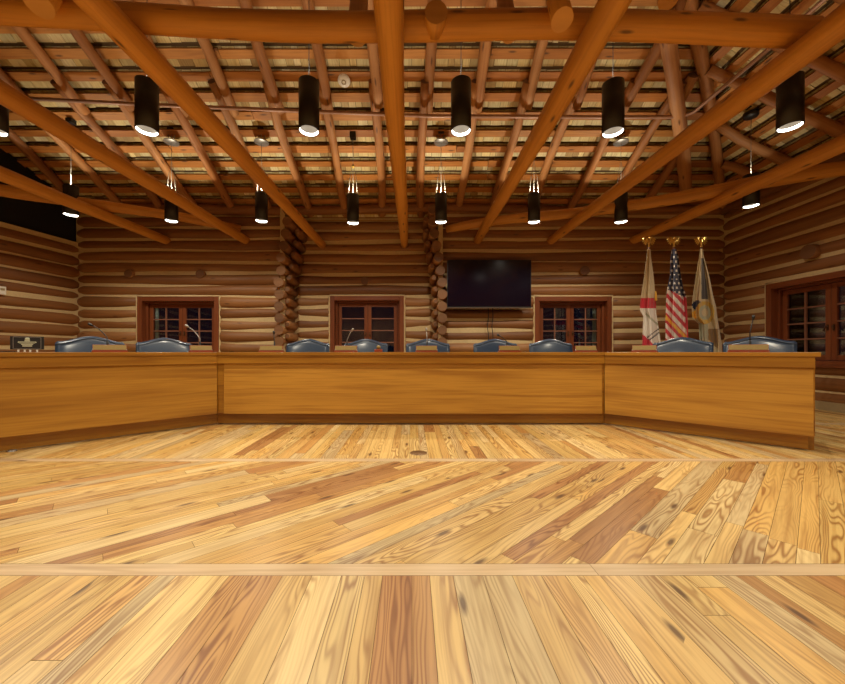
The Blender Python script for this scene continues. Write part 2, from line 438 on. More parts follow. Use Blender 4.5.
# corner log stacks at the two sides of the recess: log ends point at the viewer
def shift(z): return .045 * max(0, (z - 2.45)) / .25 if z < 3.6 else .045 * 4.6
for side, X0, lab in ((1, XA0 - .10, 'left'), (-1, XA1 + .12, 'right')):
    st = MB(); k = 0; z = .165
    while z < 4.1:
        x = X0 + side * shift(z)
        st.log((x, 7.56 - (.10 if z > 2.9 else 0) + R.uniform(-.02, .02), z), (x, 8.32, z), 0.099, .112, seed=300 + k * 7 + side, wob=.03, seg=16, step=.2, capm=1)
        st.log((x + side * .13, 7.70, z - PITCH / 2), (x + side * .10, 8.28, z - PITCH / 2), .085, .1, seed=500 + k, wob=.03, seg=14, step=.2, tip0=.1, capm=1)
        z += PITCH; k += 1
    ck = MB()
    w = struct(st.build('wall_recess_' + lab, [M['log'], M['log_end']]), 'interlocked log ends at the %s side of the recess' % lab)
    ck.box((X0 + side * .03, 7.97, 2.05), (.10, .55, 4.1)); ck.build('chinking', M['chink'], w)

# ------------------------------------------------------------------ roof
BK = .272
ceil_mb = MB()
def xh(Y): return XR - (YB - Y)                    # hip line
def shakes_back():
    k = 0; Y = 8.33
    while Y > YR + .1:
        x = -9.0 + R.random() * .05
        lim = min(7.05, xh(Y - .1)) if Y < 8 else 7.05
        while x < lim:
            w = R.uniform(.09, .23); h0 = .05 + R.uniform(0, .008)
            ya, yb_ = Y - .123 + R.uniform(-.006, .006), Y - BK - .06
            za, zb = roof_z(ya) + h0, roof_z(yb_) + h0 + .022
            th = .010
            pts = [(x, ya, za), (x + w - .007, ya, za), (x + w - .007, yb_, zb), (x, yb_, zb)]
            i0 = len(ceil_mb.v)
            ceil_mb.v += pts + [(p[0], p[1], p[2] + th) for p in pts]
            o = R.random() * 9
            for f in ((0, 3, 2, 1), (4, 5, 6, 7), (0, 1, 5, 4), (1, 2, 6, 5), (3, 0, 4, 7)):
                ceil_mb.f.append(tuple(i0 + q for q in f))
                for q in f: ceil_mb.uv.append((ceil_mb.v[i0 + q][1] + o, ceil_mb.v[i0 + q][0]))
                ceil_mb.m.append(0); ceil_mb.sm.append(False)
            x += w
        Y -= BK
def shakes_side():
    X = 6.95
    while X > 1.4:
        y = .2 + R.random() * .05; ylim = YB - (XR - X) + .1 if X < XR else YB + .3
        while y < ylim:
            w = R.uniform(.09, .23); h0 = .05 + R.uniform(0, .008)
            xa, xb = X - .143 + R.uniform(-.006, .006), X - BK - .08
            za, zb = ZE + S * (XR - xa) + h0, ZE + S * (XR - xb) + h0 + .022; th = .01
            pts = [(xa, y, za), (xa, y + w - .007, za), (xb, y + w - .007, zb), (xb, y, zb)]
            i0 = len(ceil_mb.v)
            ceil_mb.v += pts + [(p[0], p[1], p[2] + th) for p in pts]
            o = R.random() * 9
            for f in ((0, 1, 2, 3), (7, 6, 5, 4), (4, 5, 1, 0), (5, 6, 2, 1), (0, 3, 7, 4)):
                ceil_mb.f.append(tuple(i0 + q for q in f))
                for q in f: ceil_mb.uv.append((ceil_mb.v[i0 + q][0] + o, ceil_mb.v[i0 + q][1]))
                ceil_mb.m.append(0); ceil_mb.sm.append(False)
            y += w
        X -= BK
shakes_back(); shakes_side()
H = .125
def rz_(X, Y): return min(roof_z(Y) if Y >= YR else roof_z(2 * YR - Y), ZE + S * (XR - X)) + H
def quad(pts): ceil_mb.face([(p[0], p[1], p[2]) for p in pts], m=1)
xr = xh(YR); yf = 2 * YR - YB
eb = 8.7; 
quad([(-9.3, eb, roof_z(eb) + H), (-9.3, YR, roof_z(YR) + H), (xr, YR, roof_z(YR) + H), (xh(eb), eb, roof_z(eb) + H)])
quad([(-9.3, YR, roof_z(YR) + H), (-9.3, 2 * YR - eb, roof_z(eb) + H), (xh(eb), 2 * YR - eb, roof_z(eb) + H), (xr, YR, roof_z(YR) + H)])
ceil_mb.face([(xh(eb), eb, roof_z(eb) + H), (xr, YR, roof_z(YR) + H), (xh(eb), 2 * YR - eb, roof_z(eb) + H)], m=1)
ceiling = struct(ceil_mb.build('ceiling', [M['shake'], M['roof_dark']]), 'cedar shake roof seen from below on open battens')
sl = math.atan(S)
rotb = Matrix.Rotation(-sl, 3, 'X'); rots = Matrix.Rotation(sl, 3, 'Y')
Y = 8.30; k = 0
while Y > YR:
    x1 = min(xh(Y) + .05, 7.0); mb = MB()
    n = 3; xs = [-8.9, -3.6 + R.uniform(-1, 1), 1.2 + R.uniform(-.8, .8), x1]
    xs = [x for x in xs if x <= x1]
    if xs[-1] < x1: xs.append(x1)
    for a, c in zip(xs[:-1], xs[1:]):
        w = R.uniform(.11, .14)
        mb.box(((a + c) / 2, Y, roof_z(Y) + .013 + R.uniform(-.003, .003)), (c - a - .01, w, .028), rotb @ Matrix.Rotation(R.uniform(-.002, .002), 3, 'Z'))
    mb.build('batten', M['batten'], ceiling); Y -= BK
X = 6.9
while X > 1.6:
    y1 = min(YB - (XR - X) + .05, 8.2); mb = MB(); w = R.uniform(.11, .14)
    mb.box((X, (.2 + y1) / 2, ZE + S * (XR - X) + .013), (w, y1 - .2, .028), rots)
    mb.build('batten', M['batten'], ceiling); X -= BK

# pole rafters, two lapped tiers on the back slope
def one_log(name, a, b, ra, rb, mat, label, cat, group=None, seed=0, wob=.06, bend=.02, endm=None, tip0=0, tip1=0, seg=16):
    mb = MB(); a = Vector(a); b = Vector(b)
    mb.log(Vector((0, 0, 0)), b - a, ra, rb, seed=seed, wob=wob, bend=bend, seg=seg, step=.22, m=0, capm=1, tip0=tip0, tip1=tip1)
    o = mb.build(name, [mat, endm or M['log_end']]); o.location = a
    return tag(o, label, cat, group)
RO = -.085
ordn = ['first', 'second', 'third', 'fourth', 'fifth', 'sixth', 'seventh', 'eighth', 'ninth', 'tenth', 'eleventh', 'twelfth', 'thirteenth', 'fourteenth', 'fifteenth', 'sixteenth', 'seventeenth']
lowX = [.17 + .81 * k for k in range(-9, 7)]
for i, x in enumerate(lowX):
    ytop = max(5.55, YB - (XR - x) + .0 if False else 5.55)
    if x > 3.6: ytop = max(5.55, YB - (XR - x) + .15)
    if YB - ytop < .6: continue
    yb_ = 7.98
    one_log('roof_rafter', (x + R.uniform(-.04, .04), yb_, roof_z(yb_) + RO), (x + R.uniform(-.04, .04), ytop, roof_z(ytop) + RO - .01), .085, .07, M['rafter'],
            'peeled pole rafter above the back wall, %s from the left in the lower tier' % ordn[i], 'rafter', 'lower pole rafters of the back roof slope', seed=40 + i, wob=.05, bend=.03)
upX = [.17 + .81 * k + .09 for k in range(-8, 6)]
for i, x in enumerate(upX):
    yt = YR + .1
    if x > 1.2: yt = max(yt, YB - (XR - x) + .12)
    if 5.95 - yt < .4: continue
    one_log('roof_rafter', (x + R.uniform(-.02, .02), 5.98 + R.uniform(-.15, .1), roof_z(5.98) + RO - .005), (x + R.uniform(-.04, .04), yt, roof_z(yt) + RO), .075, .085, M['rafter'],
            'peeled pole rafter high on the back slope, %s from the left in the upper tier' % ordn[i], 'rafter', 'upper pole rafters of the back roof slope', seed=80 + i, wob=.05, bend=.03)
def side_z(x): return ZE + S * (XR - x)
for i, y in enumerate((6.8, 6.12, 5.38, 4.72, 4.0, 3.3, 2.6)):
    xt = XR - (YB - y) + .1
    one_log('roof_rafter', (6.95, y, side_z(6.95) + RO), (xt, y, side_z(xt) + RO), .085, .07, M['rafter'],
            'pole rafter sloping down to the right log wall, %s from the back corner' % ordn[i], 'rafter', 'pole rafters of the right roof slope', seed=120 + i, bend=.03)
one_log('hip_rafter', (XR + .05, YB + .05, ZE - .12), (xh(YR) + .1, YR + .1, roof_z(YR) - .12), .08, .09, M['rafter'], 'thin pole rafter running up the hip from the right back corner', 'rafter', seed=131)
one_log('hip_rafter', (5.66, 7.41, roof_z(7.41) - .23), (3.30, 4.70, roof_z(4.70) - .23), .105, .10, M['rafter'], 'stout dark log under the hip, beside the thinner hip rafter', 'rafter', seed=132)

# wall plates under the eaves
one_log('wall_plate', (XL - .3, YB - .02, 4.05), (XR, YB - .02, 4.05), .10, .09, M['log'], 'long log lying along the top of the back wall under the rafters', 'log plate', seed=140)
one_log('wall_plate', (XR - .02, YB, 4.02), (XR - .02, YF, 4.02), .10, .11, M['log'], 'long log lying along the top of the right wall', 'log plate', seed=141)

# tie beams: (pixel where they enter the picture) -> (pixel where they meet the back wall)
TB = [((0, 173), (165, 240), 'leftmost of the seven, lowest at the left edge'), ((0, 92), (245, 240), 'second of the seven from the left'), ((95, 0), (318, 240), 'third of the seven from the left'),
      ((388, 0), (404, 240), 'the straight middle one with a dark knot'), ((616, 0), (478, 240), 'third of the seven from the right'), ((845, 19), (552, 240), 'second of the seven from the right'), ((845, 143), (630, 242), 'rightmost of the seven, nearest the right wall')]
def tie_pt(px, py): Y = 2.43 * F / (CY - py); return at(px, py, Y)
for i, (a, c, lab) in enumerate(TB):
    pa, pb = tie_pt(*a), tie_pt(*c)
    d = (pa - pb); d = d / abs(d.y)
    end = pb + d * (pb.y + .3)
    o = one_log('tie_beam', pb - d * .35, end, .085, .118, M['beam'], 'orange peeled log tie beam, ' + lab, 'beam', 'log tie beams spanning from the back wall', seed=160 + i, wob=.035, bend=.006, endm=M['beam_end'], seg=20)
# cross log lying on the tie beams
cl = one_log('cross_log', (-6.6, 2.74, EYE + 2.66), (3.32, 3.0, EYE + 2.66), .092, .106, M['beam'], 'big horizontal log crossing over the tie beams at the top of the picture', 'beam', seed=170, wob=.03, endm=M['beam_end'], seg=20)
# diagonal ties at the two back corners
one_log('corner_tie', (-7.5, 5.05, EYE + 2.64), (-3.7, 7.75, EYE + 2.64), .095, .085, M['beam'], 'curving log across the left back corner, resting on the tie beams', 'beam', seed=171, bend=.05, seg=18)
one_log('corner_tie', (.75, 7.75, EYE + 2.64), (6.85, 5.0, EYE + 2.66), .085, .11, M['beam'], 'long log slanting across the right back corner behind the flags', 'beam', seed=172, bend=.05, seg=18)
# short log ends round the cross log
for (px, py, Y, r, dv, L, lab) in ((436, 12, 2.76, .088, (0, 1, .05), .16, 'round pale log end facing the viewer on the cross log, beside the middle tie beam'),
                          (562, 20, 2.66, .080, (.05, .45, 1), 1.9, 'short strut with a round cut end rising from the cross log, right of the middle'),
                          (38, 4, 2.62, .095, (-.05, .4, 1), 1.9, 'strut with a rounded foot rising at the far left of the cross log'),
                          (510, 34, 3.15, .075, (.02, .45, 1), 1.6, 'strut foot just showing below the cross log, right of the middle'),
                          (357, 36, 3.15, .085, (-.03, .45, 1), 1.6, 'flat cut strut foot showing below the cross log, left of the middle tie beam'),
                          (668, 0, 3.10, .075, (.35, .5, .8), 1.5, 'slanting brace meeting the cross log from above at the right')):
    p = at(px, py, Y); d = Vector(dv).normalized()
    if d.z > .3: p = p
    one_log('log_strut', p, p + d * L, r, r * .95, M['rafter'] if Y > 2.8 else M['beam'], lab, 'strut', seed=int(px), wob=.03, bend=.0, endm=M['beam_end'])
# log stubs poking through the walls above the windows
for (px, py, Y, sq, lab) in ((130, 274, YB, .09, 'small dark log end above the left windows, the left one'), (201, 274, YB, .09, 'small dark log end above the left windows, the right one'),
                          (365, 281, YA, .09, 'small dark log end above the windows in the recess'), (584, 271, YB, .10, 'round log end above the windows right of the television')):
    p = at(px, py, Y)
    one_log('log_stub', (p.x, Y - .05, p.z), (p.x, Y + .2, p.z), sq, sq, M['log'], lab, 'log end', 'log ends poking out above the windows', seed=int(px), bend=0)
pz = at(812, 252, XR * F / (812 - CX)).z
one_log('log_stub', (XR - .08, XR * F / 400, pz), (XR + .2, XR * F / 400, pz), .12, .12, M['log'], 'round log end poking out above the windows in the right wall', 'log end', 'log ends poking out above the windows', seed=9, bend=0)

# conduit
mb = MB(); cp = [at(20, 98, 5.62), at(135, 104, 5.70), at(300, 111, 5.80), at(430, 116, 5.85), at(600, 117, 5.86), at(680, 117, 5.86), Vector((4.50, 5.74, EYE + 3.83)), Vector((4.52, 4.5, EYE + 3.84)), Vector((4.52, 3.1, EYE + 3.9))]
mb.tube(cp, .028, 10); tag(mb.build('conduit_pipe', M['conduit']), 'thin metal conduit pipe running along under the rafters and turning at the right', 'pipe')
mb = MB(); p = at(344, 81, 5.50)
rt = Matrix.Rotation(sl, 3, 'X')
mb.lathe([(0, -.035), (.055, -.035), (.075, -.02), (.095, 0), (.095, .015), (0, .015)], p, rot=Matrix.Rotation(-sl, 3, 'X')); sd = empty('smoke_detector')
mb.build('detector_body', M['white'], sd); mb = MB(); mb.lathe([(.022, -.04), (.036, -.04), (.036, -.034), (.022, -.034)], p, rot=Matrix.Rotation(-sl, 3, 'X')); mb.build('sensor_ring', M['base_grey'], sd)
tag(sd, 'round white smoke detector between rafters on the roof slope', 'smoke detector')

# ------------------------------------------------------------------ pendants
WARM = (1.0, .90, .70)
def spot(name, parent, z, down, energy, angle, blend, size=.05):
    L = bpy.data.lights.new(name, 'SPOT'); L.energy = energy; L.color = WARM; L.spot_size = math.radians(angle); L.spot_blend = blend; L.shadow_soft_size = size
    o = bpy.data.objects.new(name, L); C.objects.link(o); o.parent = parent; o.location = (0, 0, z)
    if not down: o.rotation_euler = (PI, 0, 0)
    return o
E_DN, E_UP = 86, 62
def make_pendant(h, r, up=True):
    t = empty('pendant_lamp')
    b = MB(); b.lathe([(r - .006, h), (r, h), (r, 0), (r - .009, 0), (r - .010, h * .5)], seg=32)
    b.lathe([(0, h * .5 + .01), (r - .008, h * .5 + .01), (r - .008, h * .5), (0, h * .5)], seg=32)
    b.build('lamp_body', M['pendant'], t)
    g = MB(); g.lathe([(r - .011, .034), (r - .0115, .010), (r - .010, .002)], seg=32); g.build('glowing_rim', M['glow'], t)
    q = MB(); q.lathe([(r - .0112, .034), (r * .62, .10), (r * .4, .13), (0, .13)], seg=24); q.build('reflector', M['glow_soft'], t)
    spot('down_light', t, .004, True, E_DN, 146, .5, .012)
    spot('up_light', t, h + .005, False, E_UP, 112, .12, .03)
    return t
protoN = make_pendant(.52, .108); protoF = make_pendant(.49, .105)
def place(proto, used, loc):
    o = proto if not used else copy_tree(proto)
    o.location = loc; return o
def dim(o, kd, ku):
    for ch in o.children:
        if ch.type == 'LIGHT':
            ch.data = ch.data.copy(); ch.data.energy *= kd if ch.name.startswith('down') else ku
nearp = [(-6, 131), (147, 131), (309, 131), (461, 131), (613, 132.5), (790, 127)]
farp = [(71, 215, 6.15), (171.5, 221, 6.4), (261.5, 221, 6.4), (353, 223, 6.4), (441, 222, 6.4), (534, 222, 6.4), (621, 222, 6.4), (751, 206, 5.77)]
nl = ['black cylinder pendant cut off by the left picture edge', 'large black cylinder pendant in front of the third tie beam at upper left', 'large black cylinder pendant left of the middle tie beam, below the smoke detector', 'large black cylinder pendant right of the middle tie beam', 'large black cylinder pendant right of the third tie beam from the right', 'large black cylinder pendant at the upper right, below a slanting tie beam']
flb = ['small black pendant half hidden in the left corner before the black hanging', 'small black pendant above the chairs at left, behind the second tie beam', 'small black pendant left of the recess under a silver disc', 'small black pendant in front of the recess with a yellow tag on its cord', 'small black pendant just left of the television under a silver disc', 'small black pendant above the right end of the television', 'small black pendant behind the second tie beam from the right', 'small black pendant near the right back corner, above the flags']
for i, (px, py) in enumerate(nearp):
    p = at(px, py, 3.86); o = place(protoN, i, (p.x, 3.86, p.z))
    zt = min(roof_z(3.86), side_z(p.x)) - .02
    c = MB(); c.tube([(0, 0, .51), (0, 0, zt - p.z)], .004, 6); c.lathe([(0, .53), (.02, .53), (.02, .50), (0, .50)], seg=10)
    c.build('suspension_cord', M['black'], o)
    for s in (-1, 1):
        c = MB(); c.tube([(s * .1, 0, .515), (0, 0, .53)], .003, 6); c.build('hanger_bracket', M['black'], o)
    if i in (0, 5): dim(o, .6, .35)
    tag(o, nl[i], 'pendant light', 'near row of cylinder pendants')
for i, (px, py, Y) in enumerate(farp):
    p = at(px, py, Y); o = place(protoF, i, (p.x, Y, p.z))
    zt = min(roof_z(Y), side_z(p.x)) - .02 - p.z
    hasdisc = i in (1, 2, 4, 6)
    zd = zt - .13 if hasdisc else zt
    for s in (() if i in (0, 7) else (-1, 1)):
        c = MB(); c.tube([(s * .08, 0, .51), (s * .055, 0, .80), (s * .01, 0, 1.05)], [.005, .0045, .002], 6); c.build('support_cable', M['cable'], o)
    c = MB(); c.tube([(0, 0, .49 if i in (0, 7) else 1.0), (0, 0, zd)], .004, 6); c.build('suspension_cord', M['cable'], o)
    if hasdisc:
        c = MB(); c.lathe([(0, zd - .004), (.12, zd - .004), (.125, zd + .004), (.12, zd + .014), (0, zd + .014)], seg=28); c.build('canopy_disc', M['metal'], o)
        for s in (-1, 1):
            c = MB(); c.tube([(s * .02, 0, zd), (s * .06, 0, zt + .0)], .009, 6); c.build('canopy_hook', M['cable'], o)
    else:
        c = MB(); c.lathe([(0, zt - .05), (.09, zt - .05), (.10, zt - .03), (.10, zt + .02), (0, zt + .02)], seg=20) if i == 7 else c.box((0, 0, zt - .03), (.10, .10, .07)); c.build('junction_box', M['black'], o)
    if i == 3:
        c = MB(); c.ball((0, 0, 1.0), .03); c.build('cord_tag', M['cyellow'], o)['label'] = 'yellow tag'
    if i in (0, 7): dim(o, .35, .25)
    tag(o, flb[i], 'pendant light', 'far row of cylinder pendants')
# unseen pendants added behind the viewer as fill light for the room
for Y in (1.2, -1.4):
    for x in (-4.3, -1.4, 1.5, 4.4):
        o = copy_tree(protoN); o.location = (x, Y, EYE + 2.6)
        for ch in list(o.children):
            if ch.name.startswith(('suspension', 'hanger')): bpy.data.objects.remove(ch)
        zt = min(roof_any(Y), side_z(x)) - (EYE + 2.6)
        c = MB(); c.tube([(0, 0, .51), (0, 0, zt)], .004, 6); c.build('suspension_cord', M['black'], o)
        tag(o, 'black cylinder pendant over the public side of the room behind the viewer', 'pendant light', 'cylinder pendants behind the viewer')

# ------------------------------------------------------------------ glazed casement windows
SILL = .72
def casement(name, x0, x1, ztop, origin, rz, label, vert=True, curtain=None):
    """local: x along the wall, y 0 = finished wall face, -y to the room"""
    t = empty(name, origin, rz); struct(t, label)
    W = .10; zt = ztop - .005; zb = SILL + .005; zm = (zt + zb) / 2
    fr = MB()
    for xa in (x0 + W / 2 + .004, x1 - W / 2 - .004): fr.box((xa, .12, zm), (W, .26, zt - zb))
    fr.box(((x0 + x1) / 2, .12, zt - .05), (x1 - x0 - 2 * W - .01, .26, .10)); fr.box(((x0 + x1) / 2, .12, zb + .04), (x1 - x0 - 2 * W - .01, .26, .08))
    fr.box(((x0 + x1) / 2, .17, zt - .12), (x1 - x0 - 2 * W - .1, .12, .04))
    for xa in (x0 + W + .03, x1 - W - .03): fr.box((xa, .17, zm), (.05, .12, zt - zb - .2))
    fr.build('window_frame', M['door'], t, .006)
    si = MB(); si.box(((x0 + x1) / 2, .0, zb - .012), (x1 - x0 + .06, .12, .035)); si.build('window_sill', M['door'], t, .004)
    a, b = x0 + W + .06, x1 - W - .06; mid = (a + b) / 2; top = zt - .145; bot = zb + .085
    for (l, r, side) in ((a, mid - .003, 0), (mid + .003, b, 1)):
        sw = .08; lf = MB()
        for xa in (l + sw / 2, r - sw / 2): lf.box((xa, .18, (top + bot) / 2), (sw, .045, top - bot))
        lf.box(((l + r) / 2, .18, top - .04), (r - l - 2 * sw, .045, .08)); lf.box(((l + r) / 2, .18, bot + .045), (r - l - 2 * sw, .045, .09))
        leaf = lf.build('window_sash', M['door'], t, .004)
        g0, g1 = bot + .09, top - .08; n = 4; mu = MB()
        for k in range(1, n): mu.box(((l + r) / 2, .17, g0 + (g1 - g0) * k / n), (r - l - 2 * sw, .03, .022))
        if vert: mu.box(((l + r) / 2, .17, (g0 + g1) / 2), (.022, .032, g1 - g0))
        mu.build('muntins', M['muntin'], leaf)
        gp = MB(); gp.box(((l + r) / 2, .190, (g0 + g1) / 2), (r - l - 2 * sw + .01, .006, g1 - g0)); gp.build('pane', M['glass'], leaf)
        hx = mid - .045 if side == 0 else mid + .045
        h = MB(); h.box((hx, .152, 1.36), (.026, .012, .10)); h.tube([(hx, .15, 1.38), (hx, .12, 1.38), (hx + (-.03 if side == 0 else .03), .118, 1.30)], .009, 8)
        h.build('window_handle', M['handle'], leaf)
        if curtain == side:
            cx = l + sw + .035 if side == 0 else r - sw - .035
            P = []; U = []
            for iz in range(2):
                P.append([Vector((cx - .04 + .08 * q / 12, .225 + .012 * math.sin(q * 1.9), g0 + (g1 - g0) * iz)) for q in range(13)]); U.append([(q * .01, iz) for q in range(13)])
            cm = MB(); cm.grid(P, U); P2 = [[p + Vector((0, .006, 0)) for p in row] for row in P]; cm.grid(P2, U); c_ = cm.build('window_curtain', M['curtain'], leaf); c_['label'] = 'narrow pale curtain behind the glass'
    return t
M['handle'] = plain('dark_bronze', (.12, .06, .03), .4, .7)
casement('window_1', -5.98, -4.20, DZ, (0, YB, 0), 0, 'pair of small-paned casements left of the recess', curtain=0)
casement('window_2', -1.87, -.18, DZ + .07, (0, YA, 0), 0, 'pair of dark red casements inside the recess', vert=False)
casement('window_3', 2.67, 4.35, DZ, (0, YB, 0), 0, 'pair of small-paned casements right of the television', curtain=1)
casement('window_4', -RD1, -RD0, 2.24, (XR, 0, 0), -PI / 2, 'pair of small-paned casements in the right log wall')
# night garden ground outside the windows
mb = MB(); mb.box((-.5, 11.6, -.15), (22, 6.2, .2)); mb.box((9.8, 3, -.15), (5, 11, .2)); g = mb.build('ground', M['seam']); struct(g, 'dark ground outside the windows')

# ------------------------------------------------------------------ dais desk
T = math.tan(PI / 8)
NB = [Vector((-2.52, 4.65)), Vector((2.49, 4.65))]
def seg_pts(kind, d, e=0):
    """front-line end points shifted d inwards"""
    if kind == 'c': return Vector((NB[0].x - T * d, NB[0].y + d)), Vector((NB[1].x + T * d, NB[1].y + d))
    s2 = math.sqrt(.5)
    if kind == 'r':
        a = Vector((NB[1].x + T * d, NB[1].y + d)); L = 1.815 + e
        b = NB[1] + Vector((s2, -s2)) * L + Vector((s2, s2)) * d; return a, b
    b = Vector((NB[0].x - T * d, NB[0].y + d)); L = 2.35 + e
    a = NB[0] + Vector((-s2, -s2)) * L + Vector((-s2, s2)) * d; return a, b
def desk(kind, label):
    a0, b0 = seg_pts(kind, 0); t = empty('dais_desk', (0, 0, 0)); tag(t, label, 'desk', 'sections of the angled dais desk')
    ud = (b0 - a0).normalized()
    def pris(name, d0, d1, z0, z1, mat, e=0, i0=0, i1=0, bev=.003):
        p0, p1 = seg_pts(kind, d0, e); q0, q1 = seg_pts(kind, d1, e)
        g = .001 if name != 'desk_top' else .0006
        mb = MB(); mb.prism([p0 + ud * (i0 + g), p1 - ud * (i1 + g), q1 - ud * (i1 + g), q0 + ud * (i0 + g)], z0, z1, u_dir=ud)
        return mb.build(name, mat, t, bev)
    pris('desk_top', -.012, .66, .905, .948, M['desk'], e=.035)
    pris('apron', .0, .03, .80, .905, M['desk'])
    pris('carcass', .032, .14, .158, .90, M['desk'])
    pris('plinth', .09, .12, .012, .155, M['desk'], e=-.04)
    # battered front panel, leaning out at the bottom
    iL, iR = (.09, .035) if kind == 'c' else ((.0, .012) if kind == 'r' else (.012, .0))
    mb = MB(); du = ud
    def P(end, d, z, ins):
        p = seg_pts(kind, d)[end]; p = p + (du * ins if end == 0 else -du * ins); return Vector((p.x, p.y, z))
    zt, zb = .798, .155; dt, db = .026, -.004
    A = [P(0, dt, zt, iL), P(1, dt, zt, iR), P(1, db, zb, iR), P(0, db, zb, iL)]
    B = [P(0, .032, zt, iL), P(1, .032, zt, iR), P(1, .032, zb, iR), P(0, .032, zb, iL)]
    L = (A[1] - A[0]).length
    mb.face([A[3], A[2], A[1], A[0]], [(0, 0), (L, 0), (L, .64), (0, .64)])
    mb.face([B[0], B[1], B[2], B[3]]); mb.face([A[0], A[1], B[1], B[0]]); mb.face([A[2], A[3], B[3], B[2]]); mb.face([A[1], A[2], B[2], B[1]]); mb.face([A[3], A[0], B[0], B[3]])
    mb.build('front_panel', M['desk_panel'], t)
    # supports behind
    for s_ in ([1] if kind == 'r' else [0] if kind == 'l' else [0, 1]):
        e_ = seg_pts(kind, .14)[s_]; f_ = seg_pts(kind, .60)[s_]; w = ud * (.04 if s_ == 0 else -.04)
        poly = [e_, f_, f_ + w, e_ + w] if s_ == 1 else [e_, e_ + w, f_ + w, f_]
        mb = MB(); mb.prism(poly, .0, .904, u_dir=(0, 1)); mb.build('end_panel', M['desk'], t)
    return t
desk('c', 'long middle section of the dais desk, facing the viewer square on')
desk('r', 'right section of the dais desk, angled forward and ending at the right')
desk('l', 'left section of the dais desk, angled forward and cut by the left edge')
glp = MB(); 
for (px, py, lab) in ((12, 451.3, 'small shiny glide under the left desk section'), (799, 448.5, 'small shiny glide under the right end of the desk')):
    Y = EYE * F / (py - CY); p = at(px, py, Y); mb = MB()
    mb.lathe([(0, .014), (.028, .014), (.036, .004), (.036, 0), (0, 0)], (p.x, p.y, 0.0)); tag(mb.build('desk_glide', M['metal']), lab, 'desk foot')
mb = MB(); Yf = EYE * F / 101; mb.lathe([(0, .004), (.075, .004), (.082, 0.0005)], ((418.5 - CX) * Yf / F, Yf, 0)); mb.lathe([(.03, .0055), (.034, .0055), (.034, .003)], ((418.5 - CX) * Yf / F, Yf, 0)); 
fo = tag(mb.build('floor_outlet', plain('bronze_cover', (.22, .12, .05), .4, .6)), 'round bronze floor outlet cover set in the planks before the desk', 'floor outlet')

